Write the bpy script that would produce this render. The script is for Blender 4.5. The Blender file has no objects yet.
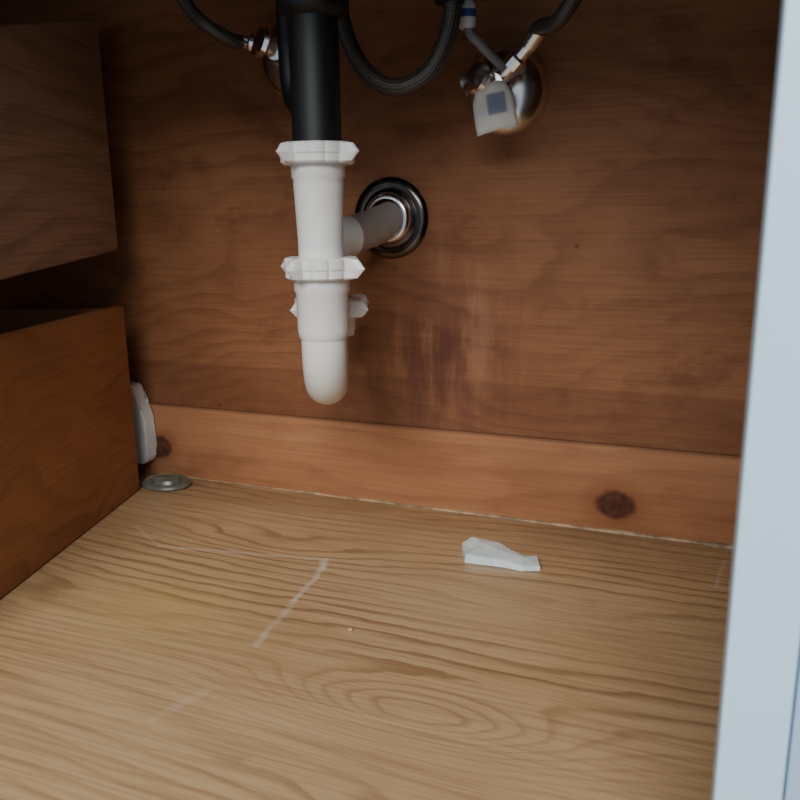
import bpy, bmesh, math, random
from mathutils import Vector, Matrix, noise
random.seed(3)
SC=bpy.context.scene
COL=SC.collection

# ------------------------------------------------------------------ node helpers
class NT:
    def __init__(s,name,rough=.5,metal=0.,spec=.5):
        s.m=bpy.data.materials.new(name);s.m.use_nodes=True
        s.t=s.m.node_tree;s.t.nodes.clear()
        s.out=s.n('ShaderNodeOutputMaterial');s.b=s.n('ShaderNodeBsdfPrincipled')
        s.l(s.b.outputs[0],s.out.inputs[0])
        s.b.inputs['Roughness'].default_value=rough;s.b.inputs['Metallic'].default_value=metal
        s.b.inputs['Specular IOR Level'].default_value=spec
        s._obj=None
    def n(s,k): return s.t.nodes.new(k)
    def l(s,a,b): s.t.links.new(a,b)
    def set(s,sock,v):
        if hasattr(v,'is_linked') or isinstance(v,bpy.types.NodeSocket): s.l(v,sock)
        else: sock.default_value=v
    def ma(s,op,a,b=0.,c=0.,clamp=False):
        x=s.n('ShaderNodeMath');x.operation=op;x.use_clamp=clamp
        for i,v in enumerate((a,b,c)): s.set(x.inputs[i],v)
        return x.outputs[0]
    def xyz(s):
        if s._obj is None:
            tc=s.n('ShaderNodeTexCoord');sp=s.n('ShaderNodeSeparateXYZ');s.l(tc.outputs['Object'],sp.inputs[0]);s._obj=sp.outputs
        return s._obj
    def vec(s,a,b,c=0.):
        x=s.n('ShaderNodeCombineXYZ')
        for i,v in enumerate((a,b,c)): s.set(x.inputs[i],v)
        return x.outputs[0]
    def noise(s,v,scale=1.,detail=3.,rough=.5,dist=0.):
        x=s.n('ShaderNodeTexNoise');s.l(v,x.inputs['Vector'])
        x.inputs['Scale'].default_value=scale;x.inputs['Detail'].default_value=detail
        x.inputs['Roughness'].default_value=rough;x.inputs['Distortion'].default_value=dist
        return x.outputs['Fac']
    def mix(s,f,a,b,mode='MIX'):
        x=s.n('ShaderNodeMix');x.data_type='RGBA';x.blend_type=mode
        s.set(x.inputs[0],f)
        for i,v in ((6,a),(7,b)):
            if isinstance(v,(tuple,list)): v=tuple(v)+((1,) if len(v)==3 else ())
            s.set(x.inputs[i],v)
        return x.outputs[2]
    def ss(s,v,lo,hi,o0=0.,o1=1.):
        x=s.n('ShaderNodeMapRange');x.interpolation_type='SMOOTHSTEP'
        s.set(x.inputs[0],v)
        for i,q in enumerate((lo,hi,o0,o1)): s.set(x.inputs[i+1],q)
        return x.outputs[0]
    def gauss(s,a,b,ca,cb,sa,sb):
        p=s.ma('POWER',s.ma('ABSOLUTE',s.ma('DIVIDE',s.ma('SUBTRACT',a,ca),sa)),2.)
        q=s.ma('POWER',s.ma('ABSOLUTE',s.ma('DIVIDE',s.ma('SUBTRACT',b,cb),sb)),2.)
        return s.ma('EXPONENT',s.ma('MULTIPLY',s.ma('ADD',p,q),-1.))
    def seg(s,a,b,p,q,w):
        dx,dy=q[0]-p[0],q[1]-p[1];L2=dx*dx+dy*dy
        ax=s.ma('SUBTRACT',a,p[0]);ay=s.ma('SUBTRACT',b,p[1])
        t=s.ma('DIVIDE',s.ma('ADD',s.ma('MULTIPLY',ax,dx),s.ma('MULTIPLY',ay,dy)),L2,clamp=True)
        ex=s.ma('SUBTRACT',ax,s.ma('MULTIPLY',t,dx));ey=s.ma('SUBTRACT',ay,s.ma('MULTIPLY',t,dy))
        d=s.ma('SQRT',s.ma('ADD',s.ma('MULTIPLY',ex,ex),s.ma('MULTIPLY',ey,ey)))
        return s.ss(d,w*.3,w,1.,0.)
    def base(s,c):
        if isinstance(c,(tuple,list)): c=tuple(c)+((1,) if len(c)==3 else ())
        s.set(s.b.inputs['Base Color'],c)
    def bump(s,h,st,dist=.001):
        x=s.n('ShaderNodeBump');x.inputs['Strength'].default_value=st;x.inputs['Distance'].default_value=dist
        s.l(h,x.inputs['Height']);s.l(x.outputs[0],s.b.inputs['Normal'])

def wood(name,dark,mid,light,al=0,ac=1,K=30.,A=2.5,ring=.5,rough=.55,bumps=(),extra=None,fib=.35,seed=0.,nal=2.,nac=7.,spec=.4,blotch=.4,wav=.22,r0=.30):
    m=NT(name,rough,spec=spec);X=m.xyz();a,c=X[al],X[ac]
    wv=m.vec(m.ma('MULTIPLY',a,nal),m.ma('MULTIPLY',c,nac),seed)
    n1=m.noise(wv,1.,2.,.45)
    f=m.ma('ADD',m.ma('MULTIPLY',c,K),m.ma('MULTIPLY',n1,A))
    for (ca,cb,sa,sb,amp) in bumps:
        f=m.ma('ADD',f,m.ma('MULTIPLY',m.gauss(a,c,ca,cb,sa,sb),amp))
    wn=m.noise(m.vec(m.ma('MULTIPLY',a,18.),m.ma('MULTIPLY',c,60.),seed+3),1.,2.)
    f=m.ma('ADD',f,m.ma('MULTIPLY',wn,wav))
    fr=m.ma('FRACT',f)
    r=m.ma('MULTIPLY',m.ss(fr,r0,.86),m.ss(fr,.88,1.,1.,0.))
    fade=m.ss(m.noise(m.vec(m.ma('MULTIPLY',a,3.),m.ma('MULTIPLY',c,9.),seed+9),1.,2.),.35,.65,.30,1.)
    r=m.ma('MULTIPLY',m.ma('MULTIPLY',r,fade),ring)
    fb=m.noise(m.vec(m.ma('MULTIPLY',a,9.),m.ma('MULTIPLY',c,420.),seed+5),1.,4.,.6)
    fb2=m.noise(m.vec(m.ma('MULTIPLY',a,45.),m.ma('MULTIPLY',c,900.),seed+6),1.,2.,.6)
    bl=m.noise(m.vec(m.ma('MULTIPLY',a,4.),m.ma('MULTIPLY',c,7.),seed+7),1.,3.)
    col=m.mix(m.ss(bl,.5-blotch/2,.5+blotch/2),mid,light)
    col=m.mix(m.ma('MULTIPLY',m.ss(fb,.4,.72),fib),col,dark)
    col=m.mix(r,col,dark)
    col=m.mix(m.ma('MULTIPLY',m.ss(fb2,.55,.8),fib*.6),col,dark)
    if extra: col=extra(m,col,a,c)
    m.base(col)
    m.bump(m.ma('ADD',fb,m.ma('MULTIPLY',r,-.6)),.12,.0006)
    return m.m

# ---- floor
def floor_extra(m,col,a,c):
    st=m.gauss(a,c,-.42,-.30,.06,.05)
    col=m.mix(m.ma('MULTIPLY',st,.32),col,(.64,.44,.12))
    st2=m.gauss(a,c,-.20,-.17,.13,.05)
    col=m.mix(m.ma('MULTIPLY',st2,.15),col,(.66,.48,.30))
    nn=m.noise(m.vec(m.ma('MULTIPLY',a,60.),m.ma('MULTIPLY',c,60.),1.),1.,3.)
    br=m.ss(nn,.30,.65,.45,1.)
    wa=m.ma('ADD',a,m.ma('MULTIPLY',m.ma('SUBTRACT',m.noise(m.vec(m.ma('MULTIPLY',a,22.),m.ma('MULTIPLY',c,22.),8.),1.,2.),.5),.012))
    for p,q,w,k in [((-.56,-.16),(-.50,-.195),.003,.20),((-.50,-.195),(-.327,-.166),.0032,.42),((-.327,-.166),(-.317,-.25),.0036,.46),((-.317,-.25),(-.310,-.325),.0042,.30),
                    ((-.311,-.389),(-.325,-.43),.006,.14),((-.33,-.17),(-.322,-.19),.005,.45),
                    ((.025,-.04),(.018,-.10),.003,.3)]:
        col=m.mix(m.ma('MULTIPLY',m.ma('MULTIPLY',m.seg(wa,c,p,q,w),br),k),col,(.80,.70,.57))
    g=m.ss(c,-.12,-.003,0.,.60)  # light fall-off toward the back wall, painted into the floor colour
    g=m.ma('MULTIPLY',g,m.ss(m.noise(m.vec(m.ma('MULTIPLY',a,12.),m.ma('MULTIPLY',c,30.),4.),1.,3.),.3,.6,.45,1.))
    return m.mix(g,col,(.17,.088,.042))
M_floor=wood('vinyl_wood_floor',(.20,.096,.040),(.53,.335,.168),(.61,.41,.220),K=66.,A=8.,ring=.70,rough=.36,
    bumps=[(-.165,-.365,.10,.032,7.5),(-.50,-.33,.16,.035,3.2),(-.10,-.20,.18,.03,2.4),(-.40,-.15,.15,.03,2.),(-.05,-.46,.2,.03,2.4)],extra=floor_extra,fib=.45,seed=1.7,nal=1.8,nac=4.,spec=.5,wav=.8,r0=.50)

# ---- back wall
def wall_extra(m,col,a,c):
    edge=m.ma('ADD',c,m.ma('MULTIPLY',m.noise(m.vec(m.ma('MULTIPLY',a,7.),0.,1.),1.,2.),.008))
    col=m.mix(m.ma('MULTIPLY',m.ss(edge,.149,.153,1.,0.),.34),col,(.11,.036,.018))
    mo=m.noise(m.vec(m.ma('MULTIPLY',a,14.),m.ma('MULTIPLY',c,20.),6.),1.,5.,.65)
    col=m.mix(m.ma('MULTIPLY',m.ss(mo,.50,.72),.50),col,(.12,.040,.017))
    col=m.mix(m.ma('MULTIPLY',m.ss(mo,.46,.28),.25),col,(.37,.175,.08))
    ns=m.noise(m.vec(m.ma('MULTIPLY',a,42.),m.ma('MULTIPLY',c,7.),2.),1.,4.,.6)
    area2=m.gauss(a,c,-.275,.165,.080,.090)
    col=m.mix(m.ma('MULTIPLY',m.ma('MULTIPLY',m.ss(ns,.68,.38),area2),.80),col,(.10,.032,.025))
    area=m.gauss(a,c,-.262,.215,.042,.06)
    col=m.mix(m.ma('MULTIPLY',m.ma('MULTIPLY',m.ss(ns,.48,.70),area),.40),col,(.40,.25,.21))
    vo=m.n('ShaderNodeTexVoronoi');m.l(m.vec(a,c,0.),vo.inputs['Vector']);vo.inputs['Scale'].default_value=26.
    sp=m.ss(vo.outputs['Distance'],.03,.08,1.,0.)
    gate=m.ss(m.noise(m.vec(m.ma('MULTIPLY',a,9.),m.ma('MULTIPLY',c,9.),12.),1.,1.),.48,.58)
    return m.mix(m.ma('MULTIPLY',m.ma('MULTIPLY',sp,gate),.6),col,(.06,.02,.012))
M_wall=wood('stained_plywood',(.12,.042,.018),(.250,.100,.043),(.33,.146,.067),al=0,ac=2,K=30.,A=9.,ring=.34,rough=.6,extra=wall_extra,fib=.30,seed=4.2,nal=3.2,nac=7.,blotch=.35,spec=.25,wav=.6)
M_side=wood('dark_cabinet_plywood',(.07,.028,.014),(.14,.06,.028),(.18,.08,.035),al=1,ac=2,ring=.3,rough=.6,seed=8.,spec=.2)
def board_extra(m,col,a,c):
    for cx,cz,r in ((-.645,.036,.019),(-.081,.030,.020)):
        dx=m.ma('SUBTRACT',a,cx);dz=m.ma('MULTIPLY',m.ma('SUBTRACT',c,cz),1.25)
        d=m.ma('SQRT',m.ma('ADD',m.ma('MULTIPLY',dx,dx),m.ma('MULTIPLY',dz,dz)))
        d=m.ma('ADD',d,m.ma('MULTIPLY',m.noise(m.vec(m.ma('MULTIPLY',a,60.),m.ma('MULTIPLY',c,60.),5.),1.,3.),.010))
        d=m.ma('SUBTRACT',d,.0065)
        col=m.mix(m.ss(d,r*.85,r*2.0,.5,0.),col,(.22,.075,.03))
        bl=m.noise(m.vec(m.ma('MULTIPLY',a,120.),m.ma('MULTIPLY',c,120.),5.),1.,2.)
        col=m.mix(m.ma('MULTIPLY',m.ss(d,r*.70,r*1.12,1.,0.),m.ss(bl,.3,.7,.95,.75)),col,(.050,.013,.009))
    mo=m.noise(m.vec(m.ma('MULTIPLY',a,9.),m.ma('MULTIPLY',c,22.),6.),1.,4.,.6)
    col=m.mix(m.ma('MULTIPLY',m.ss(mo,.48,.72),.45),col,(.20,.07,.033))
    return m.mix(m.ss(c,.088,.0925,0.,.6),col,(.08,.03,.015))
M_board=wood('pine_board',(.19,.068,.028),(.345,.148,.066),(.43,.20,.095),al=0,ac=2,K=40.,A=5.,ring=.25,rough=.55,extra=board_extra,fib=.28,seed=2.2,spec=.3)
M_drl=wood('orange_plywood_drawer',(.13,.040,.014),(.27,.105,.038),(.36,.15,.058),al=1,ac=2,K=34.,A=11.,ring=.45,rough=.5,fib=.35,seed=6.,nal=3.5,nac=6.,spec=.35,wav=.5)
M_dru=wood('brown_plywood_drawer',(.10,.05,.028),(.26,.145,.090),(.33,.19,.12),al=1,ac=2,K=30.,A=5.,ring=.40,rough=.6,fib=.45,seed=9.,nal=3.,nac=8.,spec=.25)

def plain(name,c,rough=.5,metal=0.,spec=.5,var=.1,sc=40.):
    m=NT(name,rough,metal,spec);X=m.xyz()
    n=m.noise(m.vec(X[0],X[1],X[2]),sc,3.)
    m.base(m.mix(m.ss(n,.3,.7),c,tuple(q*(1-var) for q in c)));return m.m
M_pvc=plain('white_pvc',(.85,.84,.82),.32,var=.05)
m=NT('trap_pvc',.28);X=m.xyz()
m.base(m.mix(m.ss(X[2],.155,.21),(.85,.83,.78),(.85,.84,.82)));M_pvc2=m.m
M_pvcg=plain('grey_pvc_arm',(.50,.45,.42),.38,var=.15)
M_black=plain('black_abs',(.010,.012,.013),.45,var=.2)
M_chrome=plain('chrome',(.95,.95,.96),.22,1.,var=.05)
M_chromed=plain('chrome_dark_reflection',(.13,.115,.11),.22,1.,var=.3)  # chrome ring's dark reflections put into its base colour
M_steel=plain('stainless_steel',(.45,.45,.45),.4,1.)
M_stile=plain('white_gloss_paint',(.58,.80,.97),.30,var=.02,sc=8.)  # white paint, with the cool window light put into its blue tint
M_door=plain('door_white_paint',(.42,.56,.74),.35,var=.03,sc=8.)
M_caulk=plain('old_caulk',(.50,.33,.19),.6,var=.6,sc=60.)
M_flange=plain('aged_metal_flange',(.30,.31,.26),.4,.5,var=.4,sc=60.)
M_plw=plain('white_plastic_sheet',(.78,.80,.80),.4,var=.08)
m=NT('crumpled_wrapper',.30);X=m.xyz()
nn=m.noise(m.vec(X[0],X[1],X[2]),70.,2.)
m.base(m.mix(m.ss(nn,.35,.65),(.62,.73,.73),(.80,.86,.85)));m.bump(nn,.2,.002);M_wrap=m.m
# braid
m=NT('braided_hose',.42,.4)
tc=m.n('ShaderNodeUVMap');sp=m.n('ShaderNodeSeparateXYZ');m.l(tc.outputs[0],sp.inputs[0])
u,v=sp.outputs[0],sp.outputs[1]
s1=m.ma('SINE',m.ma('MULTIPLY',m.ma('ADD',m.ma('MULTIPLY',u,8.),m.ma('MULTIPLY',v,260.)),6.283))
s2=m.ma('SINE',m.ma('MULTIPLY',m.ma('SUBTRACT',m.ma('MULTIPLY',u,8.),m.ma('MULTIPLY',v,260.)),6.283))
br=m.ma('MULTIPLY',s1,s2);m.base(m.mix(m.ss(br,-.3,.4),(.05,.046,.040),(.14,.127,.11)));m.bump(br,.25,.0005);M_hose=m.m
# label
m=NT('paper_label',.5);X=m.xyz()
ix=m.ma('MULTIPLY',m.ss(m.ma('ABSOLUTE',m.ma('SUBTRACT',X[0],.003)),.007,.010,1.,0.),m.ss(m.ma('ABSOLUTE',m.ma('SUBTRACT',X[2],.002)),.009,.012,1.,0.))
m.base(m.mix(m.ma('MULTIPLY',ix,.85),(.68,.65,.60),(.14,.17,.27)));M_label=m.m
m=NT('tag_blue_white',.4);X=m.xyz()
ix=m.ss(m.ma('ABSOLUTE',m.ma('SUBTRACT',X[2],.490)),.003,.0035,1.,0.)
m.base(m.mix(ix,(.74,.76,.80),(.06,.09,.35)));M_tag=m.m

# ------------------------------------------------------------------ mesh helpers
def obj(name,bm,mat,parent=None,smooth=True,sharp=35):
    bmesh.ops.recalc_face_normals(bm,faces=bm.faces)
    me=bpy.data.meshes.new(name);bm.to_mesh(me);bm.free()
    if smooth:
        for p in me.polygons:p.use_smooth=True
        try: me.set_sharp_from_angle(angle=math.radians(sharp))
        except Exception: pass
    o=bpy.data.objects.new(name,me);COL.objects.link(o);me.materials.append(mat)
    if parent:o.parent=parent
    return o
def empty(name,loc=(0,0,0)):
    e=bpy.data.objects.new(name,None);COL.objects.link(e);e.empty_display_size=.02;return e
def box(bm,a,b,bev=0.):
    r=bmesh.ops.create_cube(bm,size=1)
    for v in r['verts']:
        v.co=Vector([ (a[i]+b[i])/2+v.co[i]*(b[i]-a[i]) for i in range(3)])
    if bev>0:
        es=list({e for v in r['verts'] for e in v.link_edges})
        bmesh.ops.bevel(bm,geom=es,offset=bev,segments=2,profile=.7,affect='EDGES')
def boxo(name,a,b,mat,bev=0.,parent=None):
    bm=bmesh.new();box(bm,a,b,bev);return obj(name,bm,mat,parent,smooth=bev>0)
def frame(d):
    d=Vector(d).normalized();h=Vector((0,0,1)) if abs(d.z)<.9 else Vector((1,0,0))
    a=h.cross(d).normalized();return a,d.cross(a).normalized(),d
def lathe(bm,prof,org,d,N=48,rf=None):
    a,b,d=frame(d);org=Vector(org);rings=[]
    for (r,h) in prof:
        if r<1e-6: rings.append([bm.verts.new(org+d*h)])
        else: rings.append([bm.verts.new(org+d*h+(a*math.cos(t)+b*math.sin(t))*(r*(rf(t,r,h) if rf else 1))) for t in [2*math.pi*i/N for i in range(N)]])
    for A,B in zip(rings,rings[1:]):
        if len(A)==1 and len(B)==1: continue
        for i in range(N):
            j=(i+1)%N
            if len(A)==1: bm.faces.new((A[0],B[i],B[j]))
            elif len(B)==1: bm.faces.new((A[i],A[j],B[0]))
            else: bm.faces.new((A[i],A[j],B[j],B[i]))
def cr(P,n=12):
    P=[Vector(p) for p in P];Q=[P[0]*2-P[1]]+P+[P[-1]*2-P[-2]];o=[]
    for i in range(1,len(Q)-2):
        a,b,c,d=Q[i-1:i+3]
        for k in range(n):
            t=k/n;o.append(.5*((2*b)+(c-a)*t+(2*a-5*b+4*c-d)*t*t+(3*b-a-3*c+d)*t**3))
    o.append(P[-1]);return o
def sweep(bm,pts,r,N=20,cap=True):
    uv=bm.loops.layers.uv.verify();rings=[];L=0;a=None
    for i,p in enumerate(pts):
        d=(pts[min(i+1,len(pts)-1)]-pts[max(i-1,0)]).normalized()
        if a is None:a=frame(d)[0]
        a=(a-d*a.dot(d)).normalized();b=d.cross(a)
        if i:L+=(p-pts[i-1]).length
        rr=r(i/(len(pts)-1)) if callable(r) else r
        rings.append(([bm.verts.new(p+(a*math.cos(t)+b*math.sin(t))*rr) for t in [2*math.pi*k/N for k in range(N)]],L))
    for (A,la),(B,lb) in zip(rings,rings[1:]):
        for i in range(N):
            j=(i+1)%N;f=bm.faces.new((A[i],A[j],B[j],B[i]))
            for lp,(uu,vv) in zip(f.loops,((i/N,la),((i+1)/N,la),((i+1)/N,lb),(i/N,lb))): lp[uv].uv=(uu,vv)
    if cap:
        bm.faces.new(rings[0][0]);bm.faces.new(rings[-1][0])
def tube(name,P,r,mat,parent=None,N=20,sm=True,n=12):
    bm=bmesh.new();sweep(bm,cr(P,n) if sm else [Vector(p) for p in P],r,N);return obj(name,bm,mat,parent,sharp=60)

# ------------------------------------------------------------------ cabinet shell
XL,XR,YF,ZT=-1.02,.42,-.60,.72
boxo('floor',(XL,YF,-.02),(XR,.03,0),M_floor)
boxo('wall_back',(XL,0,0),(XR,.018,ZT),M_wall)
boxo('wall_left',(XL-.018,YF,-.02),(XL,.03,ZT),M_side)
boxo('wall_right',(XR,YF,-.02),(XR+.018,.03,ZT),M_side)
boxo('ceiling',(XL-.018,YF,ZT),(XR+.018,.03,ZT+.02),M_side)
boxo('baseboard_back',(XL+.001,-.005,0.0),(XR-.001,0,.0925),M_board,.0008)
boxo('trim_1',(.0125,-.515,-.02),(.036,-.492,ZT),M_stile,.003)
bm=bmesh.new();box(bm,(.0365,-.508,.0),(.40,-.490,.70),.002)
box(bm,(.0365,-.514,.0),(.075,-.508,.70),.0015);box(bm,(.36,-.514,.0),(.40,-.508,.70),.0015)
box(bm,(.075,-.514,.63),(.36,-.508,.70),.0015);box(bm,(.075,-.514,.0),(.36,-.508,.07),.0015)
obj('door_1',bm,M_door)
boxo('trim_2',(XL,-.515,.568),(.012,-.492,ZT),M_stile,.003)  # unseen header rail, added and lowered to shade the upper back wall

# underside of the sink bowl (steel, hangs from the counter); unseen, added to darken the upper cabinet
bm=bmesh.new();box(bm,(-.60,-.44,.602),(-.04,-.125,.7195),.0)
for v in bm.verts:
    if v.co.z<.65: v.co.x+=(-.32-v.co.x)*.06;v.co.y+=(-.28-v.co.y)*.06
bmesh.ops.bevel(bm,geom=[e for e in bm.edges if min(v.co.z for v in e.verts)<.65],offset=.03,segments=5,affect='EDGES')
obj('sink_basin',bm,M_steel)

# old caulk along the joint, thicker to the right
bm=bmesh.new();N=200;prev=None
for i in range(N+1):
    x=-.62+.70*i/N
    k=.35+.65*min(1,max(0,(x+.62)/.5))
    w=k*(.0030+.0045*max(0,noise.noise(Vector((x*14,0,3))))+.006*noise.noise(Vector((x*30,1,0)))**2)
    h=k*(.0022+.0030*max(0,noise.noise(Vector((x*22,5,0)))))
    y=-.0052
    vs=[bm.verts.new((x,y,h)),bm.verts.new((x,y-w*.6,h*.8)),bm.verts.new((x,y-w,.0002)),bm.verts.new((x,y,.0002))]
    if prev:
        for q in range(4): bm.faces.new((prev[q],prev[(q+1)%4],vs[(q+1)%4],vs[q]))
    prev=vs
obj('trim_3',bm,M_caulk)

# ------------------------------------------------------------------ drawers
def drawer(name,z0,zf0,zb,zf,mat,W=.33,L=.42,T=.013):
    bm=bmesh.new()
    def panel(x0,x1,y0,y1,e0,e1,flat=None):
        c=[(x0,y0),(x1,y0),(x1,y1),(x0,y1)]
        top=lambda y: zb+(zf-zb)*(-y/L)+e1
        bot=lambda y: z0+(zf0-z0)*(-y/L)+e0
        vs=[bm.verts.new((p[0],p[1],bot(p[1]))) for p in c]+[bm.verts.new((p[0],p[1],(bot(p[1])+flat) if flat else top(p[1]))) for p in c]
        fs=[]
        for q in ((0,1,2,3),(4,5,6,7),(0,1,5,4),(1,2,6,5),(2,3,7,6),(3,0,4,7)): fs.append(bm.faces.new([vs[k] for k in q]))
        es=list({e for f in fs for e in f.edges})
        bmesh.ops.bevel(bm,geom=es,offset=.0012,segments=2,affect='EDGES')
    panel(-T,0,0,-L,0,0)
    panel(-W,-W+T,0,-L,0,0)
    panel(-W+T,-T,0,-T,.004,-.002)
    panel(-W+T,-T,-L+T,-L,.004,-.002)
    panel(-W+T,-T,-T,-L+T,.008,0,flat=.006)
    o=obj(name,bm,mat);o.location=(-.631,-.064,0);o.rotation_euler=(0,0,math.atan2(.2615,.9652));return o
drawer('wooden_drawer',.001,.001,.222,.222,M_drl)
drawer('wooden_drawer.001',.285,.257,.526,.424,M_dru)

# ------------------------------------------------------------------ drain
PX,PY=-.317,-.180;BX,BY=-.352,-.103
drain=empty('sink_drain_trap')
def nut(name,org,d,r,h,parent,ph=0.):
    def rf(t,rr,hh):
        if rr<r*.8: return 1
        k=1+.04*(abs(math.cos(7*t))**.5)
        for w in range(4):
            dd=abs((t-ph-w*math.pi/2+math.pi)%(2*math.pi)-math.pi)
            if dd<.17: k+= .50*(1-dd/.17)**.8*(.25+.75*math.sin(math.pi*min(1,max(0,hh/h)))**.7)
        return k
    bm=bmesh.new();ri=r*.60
    lathe(bm,[(ri,0),(r*.94,0),(r,.0015),(r*1.0,h*.42),(r*1.03,h*.5),(r*1.03,h-.0015),(r*.98,h),(ri,h)],org,d,N=168,rf=rf)
    return obj(name,bm,M_pvc,parent,sharp=30)
bm=bmesh.new();lathe(bm,[(0,.374),(.0202,.374),(.0202,.474),(.027,.478),(.029,.482),(.029,.505),(.026,.508),(.026,.56),(.036,.565),(.036,.590),(.045,.5925),(.045,.6015),(0,.6015)],(PX,PY,0),(0,0,1))
obj('tailpiece',bm,M_black,drain)
tube('black_overflow_branch',[(-.370,-.125,.601),(-.370,-.125,.54),(-.370,-.125,.47),(-.367,-.127,.430),(-.352,-.14,.412),(-.335,-.16,.405)],.0100,M_black,drain)
nut('slip_nut_top',(PX,PY,.3620),(0,0,1),.0298,.0165,drain,math.radians(-18))
bm=bmesh.new();lathe(bm,[(0,.270),(.0188,.270),(.0191,.300),(.0207,.338),(.0211,.345),(.0211,.350),(.0225,.352),(.0225,.365),(0,.365)],(PX,PY,0),(0,0,1))
obj('extension_tube',bm,M_pvc,drain)
nut('slip_nut_middle',(PX,PY,.268),(0,0,1),.0298,.018,drain,math.radians(-12))
bm=bmesh.new();lathe(bm,[(0,.216),(.0200,.216),(.0213,.2185),(.0222,.224),(.0226,.256),(.0240,.258),(.0240,.270),(0,.270)],(PX,PY,0),(0,0,1))
obj('trap_hub_front',bm,M_pvc,drain)
pts=[Vector((PX,PY,.224))]
cx,cy=(PX+BX)/2,(PY+BY)/2;rx,ry=(PX-BX)/2,(PY-BY)/2
rad=math.hypot(rx,ry);zc=.210;pts.append(Vector((PX,PY,.217)))
for i in range(0,33):
    t=math.pi*i/32;pts.append(Vector((cx+rx*math.cos(t),cy+ry*math.cos(t),zc-rad*math.sin(t))))
pts.append(Vector((BX,BY,.226)))
bm=bmesh.new();sweep(bm,pts,.0196,36);obj('j_bend',bm,M_pvc2,drain,sharp=60)
bm=bmesh.new();lathe(bm,[(0,.206),(.0215,.207),(.0230,.214),(.0230,.240),(0,.240)],(BX+.005,BY,0),(0,0,1));obj('trap_hub_back',bm,M_pvc,drain)
nut('slip_nut_back',(BX+.005,BY,.226),(0,0,1),.0330,.018,drain,math.radians(-22))
pts=[Vector((BX+.002,BY,.240)),Vector((BX,BY,.266))]
ex,ey=.012,.030
for i in range(1,13):
    t=math.pi/2*i/12;pts.append(Vector((BX+ex*(1-math.cos(t)),BY+ey*(1-math.cos(t)),.266+.034*math.sin(t))))
bm=bmesh.new();sweep(bm,pts,.0200,32);obj('trap_elbow',bm,M_pvc,drain,sharp=60)
tube('trap_arm',[(BX+ex-.002,BY+ey-.004,.300),(-.332,-.035,.307),(-.3245,-.0005,.316)],.0185,M_pvcg,drain,32,sm=False)
E=(-.3245,-.0002,.317)
bm=bmesh.new();lathe(bm,[(.0205,.0),(.041,.0),(.0415,.003),(.0395,.0055),(.034,.0075),(.030,.0065),(.0265,.0085)],E,(0,-1,0),64);obj('escutcheon_ring',bm,M_chromed,drain)
bm=bmesh.new();lathe(bm,[(.0265,.004),(.0265,.010),(.0255,.0125),(.024,.0150),(.0215,.0165),(.0195,.0165),(.0195,.002)],E,(0,-1,0),64);obj('escutcheon_collar',bm,M_chrome,drain)

# ------------------------------------------------------------------ valves
def valve(name,cx,cz,outdir,R=.042):
    v=empty(name)
    O=Vector((cx,-.0002,cz))
    bm=bmesh.new();lathe(bm,[(.006,0)]+[(R*math.cos(a)**.8,.0235*math.sin(a)) for a in [math.radians(q) for q in (0,8,18,28,38,48,58,68,76)]]+[(.006,.0235)],O,(0,-1,0),64);obj('wall_flange',bm,M_chrome,v)
    bm=bmesh.new();lathe(bm,[(0,.018),(.0095,.018),(.0095,.030),(.0125,.031),(.0125,.037),(.0105,.039),(.0105,.052),(0,.053)],O,(0,-1,0),32);obj('valve_body',bm,M_chrome,v)
    hd=Vector((-.50,-.84,.16)).normalized()
    bm=bmesh.new()
    lathe(bm,[(0,0),(.005,0),(.005,.008),(.009,.010),(.0150,.012),(.0165,.016),(.0145,.020),(.008,.022),(0,.0225)],O+Vector((-.006,-.042,.004)),hd,48,rf=lambda t,r,h:1+(.12*math.cos(2*t)+.03*math.cos(8*t) if r>.008 else 0))
    obj('oval_handle',bm,M_chrome,v)
    od=Vector(outdir).normalized();S=O+Vector((.002,-.042,.002))
    bm=bmesh.new();lathe(bm,[(0,.004),(.0065,.004),(.0065,.020),(.0088,.021),(.0088,.031),(.0068,.033),(.0060,.046),(0,.046)],S,od,24,rf=lambda t,r,h:1+(.05*math.cos(6*t) if r>.008 else 0));obj('outlet_nut',bm,M_chrome,v)
    return v,O,S+od*.044
v1,O1,T1=valve('shutoff_valve',-.204,.434,(.72,-.28,.62))
bm=bmesh.new();nx,nz=10,12;g=[]
for i in range(nx+1):
    row=[]
    for j in range(nz+1):
        s=i/nx-.5;t=j/nz-.5
        wd=.038 if t<.2 else .038-.012*(t-.2)/.3
        row.append(bm.verts.new((s*wd,-.004*math.cos(s*3)-.004*t+.0015*math.sin(t*7)+.001*noise.noise(Vector((s*4,t*4,0))),t*.044)))
    g.append(row)
for i in range(nx):
    for j in range(nz): bm.faces.new((g[i][j],g[i+1][j],g[i+1][j+1],g[i][j+1]))
lab=obj('sticker_label',bm,M_label,v1)
lab.location=(-.199,-.060,.413);lab.rotation_euler=(math.radians(-20),math.radians(-12),math.radians(8))
sm=lab.modifiers.new('s','SOLIDIFY');sm.thickness=.0005
v2,O2,T2=valve('shutoff_valve.001',-.426,.482,(-.8,-.3,.15),R=.046)

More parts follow.
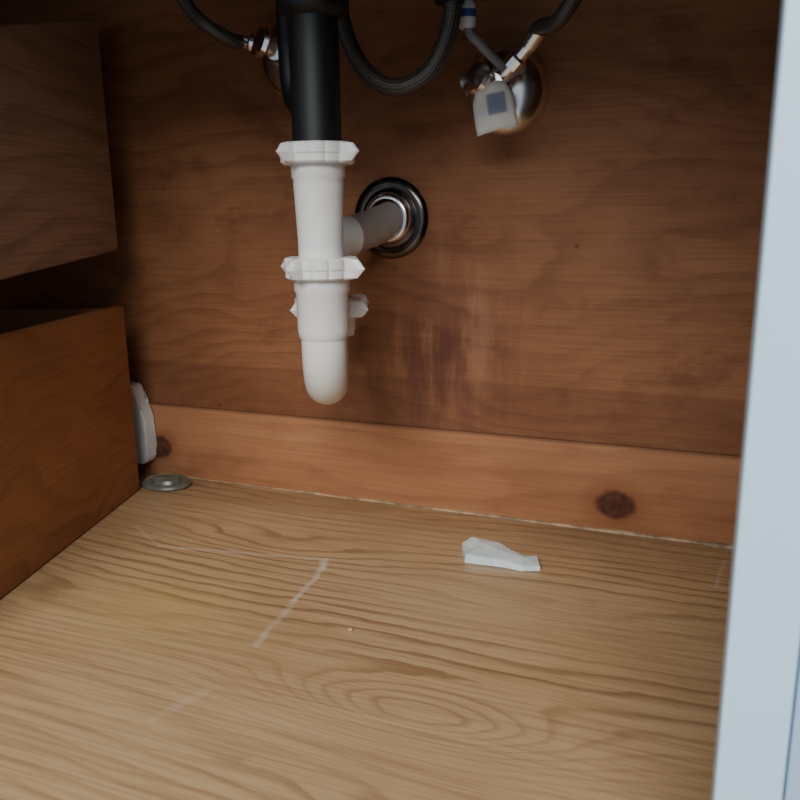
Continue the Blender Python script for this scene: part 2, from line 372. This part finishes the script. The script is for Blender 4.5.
# ------------------------------------------------------------------ hoses
def hose(name,P,r):
    e=empty(name);tube('braided_sleeve',P,r,M_hose,e,20,n=14)
    return e
h1=hose('braided_supply_hose',[T1,T1+Vector((.011,-.010,.012)),(-.138,-.09,.474),(-.118,-.10,.498),(-.102,-.10,.54),(-.095,-.10,.64),(-.10,-.10,.719)],.0066)
tube('crimp_sleeve',[T1,(T1+Vector((.010,-.006,.0105)))],.0078,M_chrome,h1,20,sm=False)
h2=hose('braided_supply_hose.001',[T2,(-.454,-.08,.486),(-.470,-.10,.497),(-.492,-.10,.518),(-.515,-.10,.56),(-.53,-.10,.64),(-.53,-.10,.719)],.0066)
h3=hose('dishwasher_drain_hose',[(-.345,-.10,.719),(-.342,-.10,.62),(-.335,-.10,.53),(-.327,-.10,.482),(-.311,-.10,.450),(-.292,-.10,.434),(-.270,-.10,.4305),(-.247,-.10,.441),(-.233,-.10,.463),(-.226,-.10,.49),(-.224,-.10,.56),(-.226,-.10,.719)],.0078)
bm=bmesh.new();lathe(bm,[(0,.494),(.0125,.494),(.0135,.498),(.0135,.525),(.010,.53),(0,.53)],(-.2285,-.10,0),(0,0,1),24);obj('hose_coupling',bm,M_black,h3)
rc=v1
tube('riser',[(-.192,-.046,.446),(-.198,-.06,.453),(-.210,-.072,.466),(-.2195,-.075,.480),(-.222,-.070,.52),(-.215,-.070,.60),(-.205,-.070,.719)],.0042,plain('grey_tube',(.26,.26,.26),.4),rc,16)
bm=bmesh.new();lathe(bm,[(0,.478),(.006,.478),(.0078,.481),(.0078,.497),(.0060,.500),(0,.500)],(-.2205,-.075,0),(0,0,1),24);obj('tag_wrap',bm,M_tag,rc)

# ------------------------------------------------------------------ corner bits
bm=bmesh.new()
o2=[(-.695,.018),(-.655,.018),(-.649,.024),(-.648,.040),(-.648,.076),(-.652,.088),(-.658,.097),(-.663,.118),(-.695,.122)]
F_=[bm.verts.new((x,-.026,z)) for x,z in o2];B_=[bm.verts.new((x,-.0055,z)) for x,z in o2]
bm.faces.new(F_);bm.faces.new(B_[::-1])
for i in range(len(o2)):
    j=(i+1)%len(o2);bm.faces.new((F_[i],F_[j],B_[j],B_[i]))
bmesh.ops.bevel(bm,geom=list(bm.edges),offset=.002,segments=3,affect='EDGES')
obj('white_plastic_bracket',bm,M_plw)
bm=bmesh.new();lathe(bm,[(0,.0005),(.030,.0005),(.032,.002),(.031,.005),(.028,.007),(.026,.005),(.019,.005),(.017,.009),(.012,.0105),(0,.011)],(0,0,0),(0,0,1),48)
for v in bm.verts: v.co.y*=.80
fl=obj('floor_pipe_flange',bm,M_flange);fl.location=(-.612,-.0385,.0002)

# ------------------------------------------------------------------ wrapper on floor
bm=bmesh.new()
low=[(-.215,-.100),(-.210,-.083),(-.180,-.087),(-.166,-.098),(-.152,-.101),(-.139,-.103),(-.132,-.123),(-.148,-.129),(-.168,-.126),(-.203,-.129)]
hts=[.0075,.0085,.0080,.0070,.0045,.0065,.0050,.0050,.0065,.0085]
vl=[bm.verts.new((x,y,.0004)) for x,y in low]
cxx=-.176;cyy=-.108
vt=[bm.verts.new((x+(cxx-x)*.02,y+(cyy-y)*.07,h)) for (x,y),h in zip(low,hts)]
r0=bm.verts.new((-.205,-.108,.0055));r1=bm.verts.new((-.190,-.104,.0110));r2=bm.verts.new((-.170,-.110,.0090));r3=bm.verts.new((-.150,-.114,.0085))
bm.faces.new(vl[::-1]);n9=10
for i in range(n9):
    j=(i+1)%n9;bm.faces.new((vl[i],vl[j],vt[j],vt[i]))
V=vt
for t in ((V[0],V[1],r0),(V[1],r1,r0),(V[1],V[2],r1),(V[2],V[3],r2),(V[2],r2,r1),(V[3],V[4],r3),(V[3],r3,r2),(V[4],V[5],r3),(V[5],V[6],r3),(V[6],V[7],r3),(V[7],V[8],r3),(V[8],r2,r3),(V[8],V[9],r1),(V[8],r1,r2),(V[9],r0,r1),(V[9],V[0],r0)): bm.faces.new(t)
bmesh.ops.bevel(bm,geom=list(bm.edges),offset=.0005,segments=1,affect='EDGES')
obj('plastic_wrapper',bm,M_wrap,sharp=12)
bm=bmesh.new();bmesh.ops.create_icosphere(bm,subdivisions=2,radius=.0017)
for v in bm.verts: v.co=Vector((v.co.x*1.3,v.co.y,v.co.z*.6))*(1+.3*noise.noise(v.co*900));v.co+=Vector((-.251,-.280,.0011))
obj('wood_crumb',bm,plain('pale_wood',(.58,.42,.25)))

# ------------------------------------------------------------------ light
W=bpy.data.worlds.new('w');SC.world=W;W.use_nodes=True
W.node_tree.nodes['Background'].inputs[0].default_value=(.76,.87,1,1);W.node_tree.nodes['Background'].inputs[1].default_value=.50
def area(name,loc,tgt,sx,sy,e,c):
    l=bpy.data.lights.new(name,'AREA');l.shape='RECTANGLE';l.size=sx;l.size_y=sy;l.energy=e;l.color=c
    o=bpy.data.objects.new(name,l);COL.objects.link(o);o.location=loc
    o.rotation_euler=(Vector(tgt)-Vector(loc)).to_track_quat('-Z','Y').to_euler();return o
area('kitchen_window_light',(.0,-2.2,1.50),(-.25,0,.15),1.6,1.0,62,(1,.985,.95))

cd=bpy.data.cameras.new('camera');cam=bpy.data.objects.new('camera',cd);COL.objects.link(cam);SC.camera=cam
cd.sensor_width=36;cd.lens=36;cd.clip_start=.01
ps,p,r=[math.radians(q) for q in (21.65,13.15,-.70)]
F=Vector((-math.sin(ps)*math.cos(p),math.cos(ps)*math.cos(p),-math.sin(p)))
R=Vector((math.cos(ps),math.sin(ps),0));U=R.cross(F)
R2=R*math.cos(r)+U*math.sin(r);U2=U*math.cos(r)-R*math.sin(r)
M=Matrix((R2,U2,-F)).transposed().to_4x4();M.translation=Vector((0,-.8,.3218));cam.matrix_world=M
cd.dof.use_dof=True;cd.dof.focus_distance=.78;cd.dof.aperture_fstop=14
